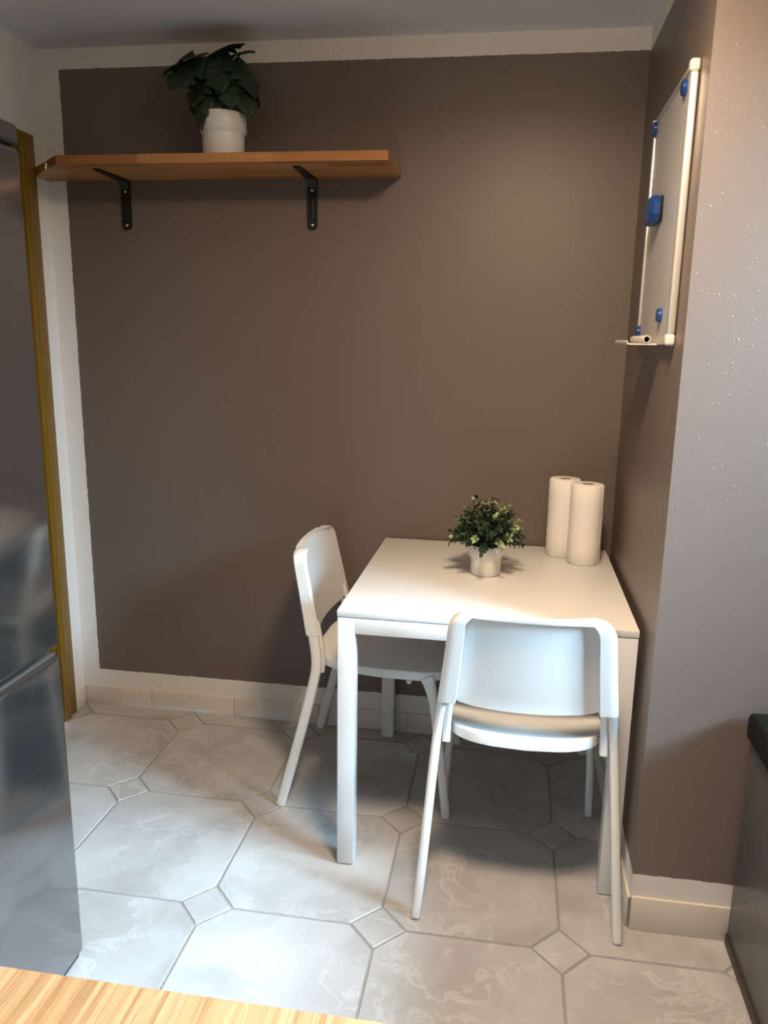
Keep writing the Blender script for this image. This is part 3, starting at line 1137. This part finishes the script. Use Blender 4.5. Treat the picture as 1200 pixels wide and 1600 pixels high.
def build_small_plant():
    r = tag(empty('potted_shrub', (0.361, -0.357, 0.7402)), 'small leafy green plant in a white pot on the dining table', 'potted plant')
    b = bmesh.new()
    add_lathe(b, pot_profile(0.0440, 0.0515, 0.092, 0.050), 40)
    obj('pot', b, M['ceramic'], r, 50)
    b = bmesh.new()
    add_lathe(b, [(0, 0.084), (0.02, 0.086), (0.0465, 0.081), (0.0465, 0.074), (0, 0.074)], 24)
    obj('soil', b, M['soil'], r)
    g = random.Random(11)
    N = 64
    for i in range(N):
        k = (i + 0.5) / N
        el = math.radians(-8 + 96 * (1 - math.sqrt(1 - k)) ** 0.78)
        az = i * 2.39996 + g.uniform(-0.25, 0.25)
        d = Vector((math.cos(el) * math.cos(az), math.cos(el) * math.sin(az), math.sin(el)))
        Lr = g.uniform(0.088, 0.112) * (1.0 + 0.08 * (g.random() < 0.15))
        if el > 1.0:
            Lr *= 1.08
        c = Vector((0, 0, 0.105))
        tip = c + Vector((d.x * Lr, d.y * Lr, d.z * Lr * 1.08))
        root = Vector((d.x * 0.028, d.y * 0.028, 0.084))
        mid_ = root.lerp(tip, 0.5) + Vector((0, 0, 0.014))
        path = smooth_path([root, mid_, tip], 6)
        b = bmesh.new()
        add_tube(b, path[::2] + [path[-1]] if len(path) % 2 == 0 else path[::2], 0.0008, 4)
        light_tip = g.random() < 0.42
        np_ = 8
        for j in range(np_):
            t = 0.30 + 0.70 * j / (np_ - 1)
            p = path[min(len(path) - 1, int(t * (len(path) - 1)))]
            p = p.lerp(tip, 0.0) if j < np_ - 1 else tip
            ax = (tip - mid_).normalized()
            side = ax.orthogonal().normalized()
            side.rotate(Matrix.Rotation(j * 1.57 + g.uniform(-0.4, 0.4) + i, 3, ax))
            lightness = 1 if (light_tip and j >= np_ - 3 and g.random() < 0.8) else 0
            sz = g.uniform(0.014, 0.019)
            for sg in (-1, 1):
                dd = (side * sg + ax * g.uniform(0.5, 0.9)).normalized()
                small_leaf(b, p, dd, ax - dd * 0.3 + Vector((0, 0, 0.25)), sz, sz * 0.66, lightness)
        me = mesh_of('sprig', b, M['leaf_mid'], 0)
        me.materials.append(M['leaf_light'])
        link('sprig', me, r)


build_small_plant()


# ------------------------------------------------------------------ whiteboard with magnets, eraser and pen tray
WY0, WY1, WZ0, WZ1 = -0.768, -0.300, 1.418, 1.996
WX = XR - 0.003


def build_whiteboard():
    cy, cz = (WY0 + WY1) / 2, (WZ0 + WZ1) / 2
    r = tag(empty('whiteboard', (XR, cy, WZ0)), 'small upright whiteboard with aluminium frame hung on the right wall', 'whiteboard')
    off = Vector((XR, cy, WZ0))
    L = lambda a, b: (tuple(Vector(a) - off), tuple(Vector(b) - off))
    xf = XR - 0.020
    obj('panel', box(*L((XR - 0.012, WY0 + 0.012, WZ0 + 0.012), (XR - 0.004, WY1 - 0.012, WZ1 - 0.012))), M['board'], r)
    fwid = 0.019
    # the side rails are rounded aluminium sections, the end rails thin
    obj('frame_rail', box(*L((xf, WY0, WZ0 + 0.022), (XR - 0.002, WY0 + fwid, WZ1 - 0.022)), 0.006, 4), M['alu'], r)
    obj('frame_rail', box(*L((xf + 0.003, WY1 - 0.010, WZ0 + 0.022), (XR - 0.002, WY1, WZ1 - 0.022)), 0.004, 3), M['alu'], r)
    obj('frame_rail', box(*L((xf + 0.004, WY0 + 0.02, WZ1 - 0.013), (XR - 0.002, WY1 - 0.012, WZ1)), 0.003, 3), M['alu'], r)
    obj('frame_rail', box(*L((xf + 0.004, WY0 + 0.02, WZ0), (XR - 0.002, WY1 - 0.012, WZ0 + 0.013)), 0.003, 3), M['alu'], r)
    for ya, yb_ in ((WY0 - 0.001, WY0 + 0.022), (WY1 - 0.012, WY1 + 0.001)):
        for za, zb_ in ((WZ0 - 0.001, WZ0 + 0.024), (WZ1 - 0.024, WZ1 + 0.001)):
            obj('corner_cap', box(*L((xf - 0.002, ya, za), (XR - 0.001, yb_, zb_)), 0.006, 4), M['grey_plastic'], r)
    # pen tray: shelf plate with upturned lip and an open tube along it
    y0, y1 = -0.62, -0.40
    b = bmesh.new()
    prof = [(0.758, 1.4175), (0.690, 1.4175), (0.684, 1.419), (0.681, 1.424), (0.682, 1.428), (0.684, 1.4275), (0.6845, 1.4235), (0.688, 1.4210), (0.758, 1.4210)]
    a = [b.verts.new(Vector((x, y0, z)) - off) for x, z in prof]
    c = [b.verts.new(Vector((x, y1, z)) - off) for x, z in prof]
    n = len(prof)
    b.faces.new(a)
    b.faces.new(list(reversed(c)))
    for k in range(n):
        b.faces.new((a[k], c[k], c[(k + 1) % n], a[(k + 1) % n]))
    tr = obj('pen_tray', b, M['grey_plastic'], r, 40)
    b = bmesh.new()
    ring = []
    cxz = Vector((0.729, 0, 1.4305))
    for yy, rad in ((y0 + 0.001, 0.0068), (y0 - 0.002, 0.0070), (y0 - 0.003, 0.0080), (y0 - 0.002, 0.0094), (y0, 0.0096), (y1, 0.0096), (y1, 0.0068), (y0 + 0.001, 0.0068)):
        ring.append([b.verts.new(Vector((cxz.x + rad * math.cos(2 * math.pi * k / 24), yy, cxz.z + rad * math.sin(2 * math.pi * k / 24))) - off) for k in range(24)])
    for p, q in zip(ring, ring[1:]):
        for k in range(24):
            b.faces.new((p[k], p[(k + 1) % 24], q[(k + 1) % 24], q[k]))
    obj('tray_tube', b, M['grey_plastic'], tr, 50)
    b = bmesh.new()
    bmesh.ops.create_cone(b, cap_ends=True, segments=20, radius1=0.0066, radius2=0.0066, depth=0.01)
    for v in b.verts:
        v.co = Vector((cxz.x + v.co.x, y0 + 0.03 + v.co.z, cxz.z + v.co.y)) - off
    obj('tube_plug', b, M['felt'], tr)


build_whiteboard()
XS = XR - 0.0122      # writing surface
mags = [((-0.690, 1.962), 'round blue magnet at the top corner of the whiteboard nearest the camera'),
        ((-0.320, 1.972), 'round blue magnet at the top of the whiteboard nearest the back wall'),
        ((-0.628, 1.486), 'round blue magnet low on the whiteboard, above the pen tray and near the thick rail'),
        ((-0.318, 1.452), 'round blue magnet at the bottom far corner of the whiteboard beside the pen tray')]
for (my, mz), lab in mags:
    r = tag(empty('magnet', (XS, my, mz)), lab, 'magnet', 'blue magnets on the whiteboard')
    b = bmesh.new()
    add_lathe(b, [(0, 0), (0.0165, 0), (0.017, 0.002), (0.016, 0.0085), (0.0145, 0.010), (0.0, 0.0108)], 28)
    for v in b.verts:
        v.co = Vector((-v.co.z, v.co.x, v.co.y))
    obj('cap', b, M['blue'], r, 35)

er = tag(empty('board_eraser', (XS, -0.475, 1.744)), 'blue whiteboard eraser with a black felt pad stuck to the whiteboard', 'eraser')
b = bmesh.new()
add_box(b, (-0.0075, -0.055, -0.030), (0.0, 0.055, 0.030), 0.004, 1)
obj('felt_pad', b, M['felt'], er)
b = bmesh.new()
oct_ = [(-0.055, -0.030), (0.040, -0.030), (0.055, -0.016), (0.055, 0.016), (0.040, 0.030), (-0.040, 0.030), (-0.055, 0.016)]
oct_ = [(-0.055, -0.014), (-0.040, -0.031), (0.040, -0.031), (0.055, -0.014), (0.055, 0.014), (0.040, 0.031), (-0.040, 0.031), (-0.055, 0.014)]
lay = []
for xx, sc in ((-0.0076, 1.0), (-0.022, 1.0), (-0.030, 0.86)):
    lay.append([b.verts.new((xx, y * sc, z * sc)) for y, z in oct_])
for p, q in zip(lay, lay[1:]):
    for k in range(8):
        b.faces.new((p[k], p[(k + 1) % 8], q[(k + 1) % 8], q[k]))
b.faces.new(lay[0])
b.faces.new(list(reversed(lay[-1])))
obj('body', b, M['blue'], er, 20)
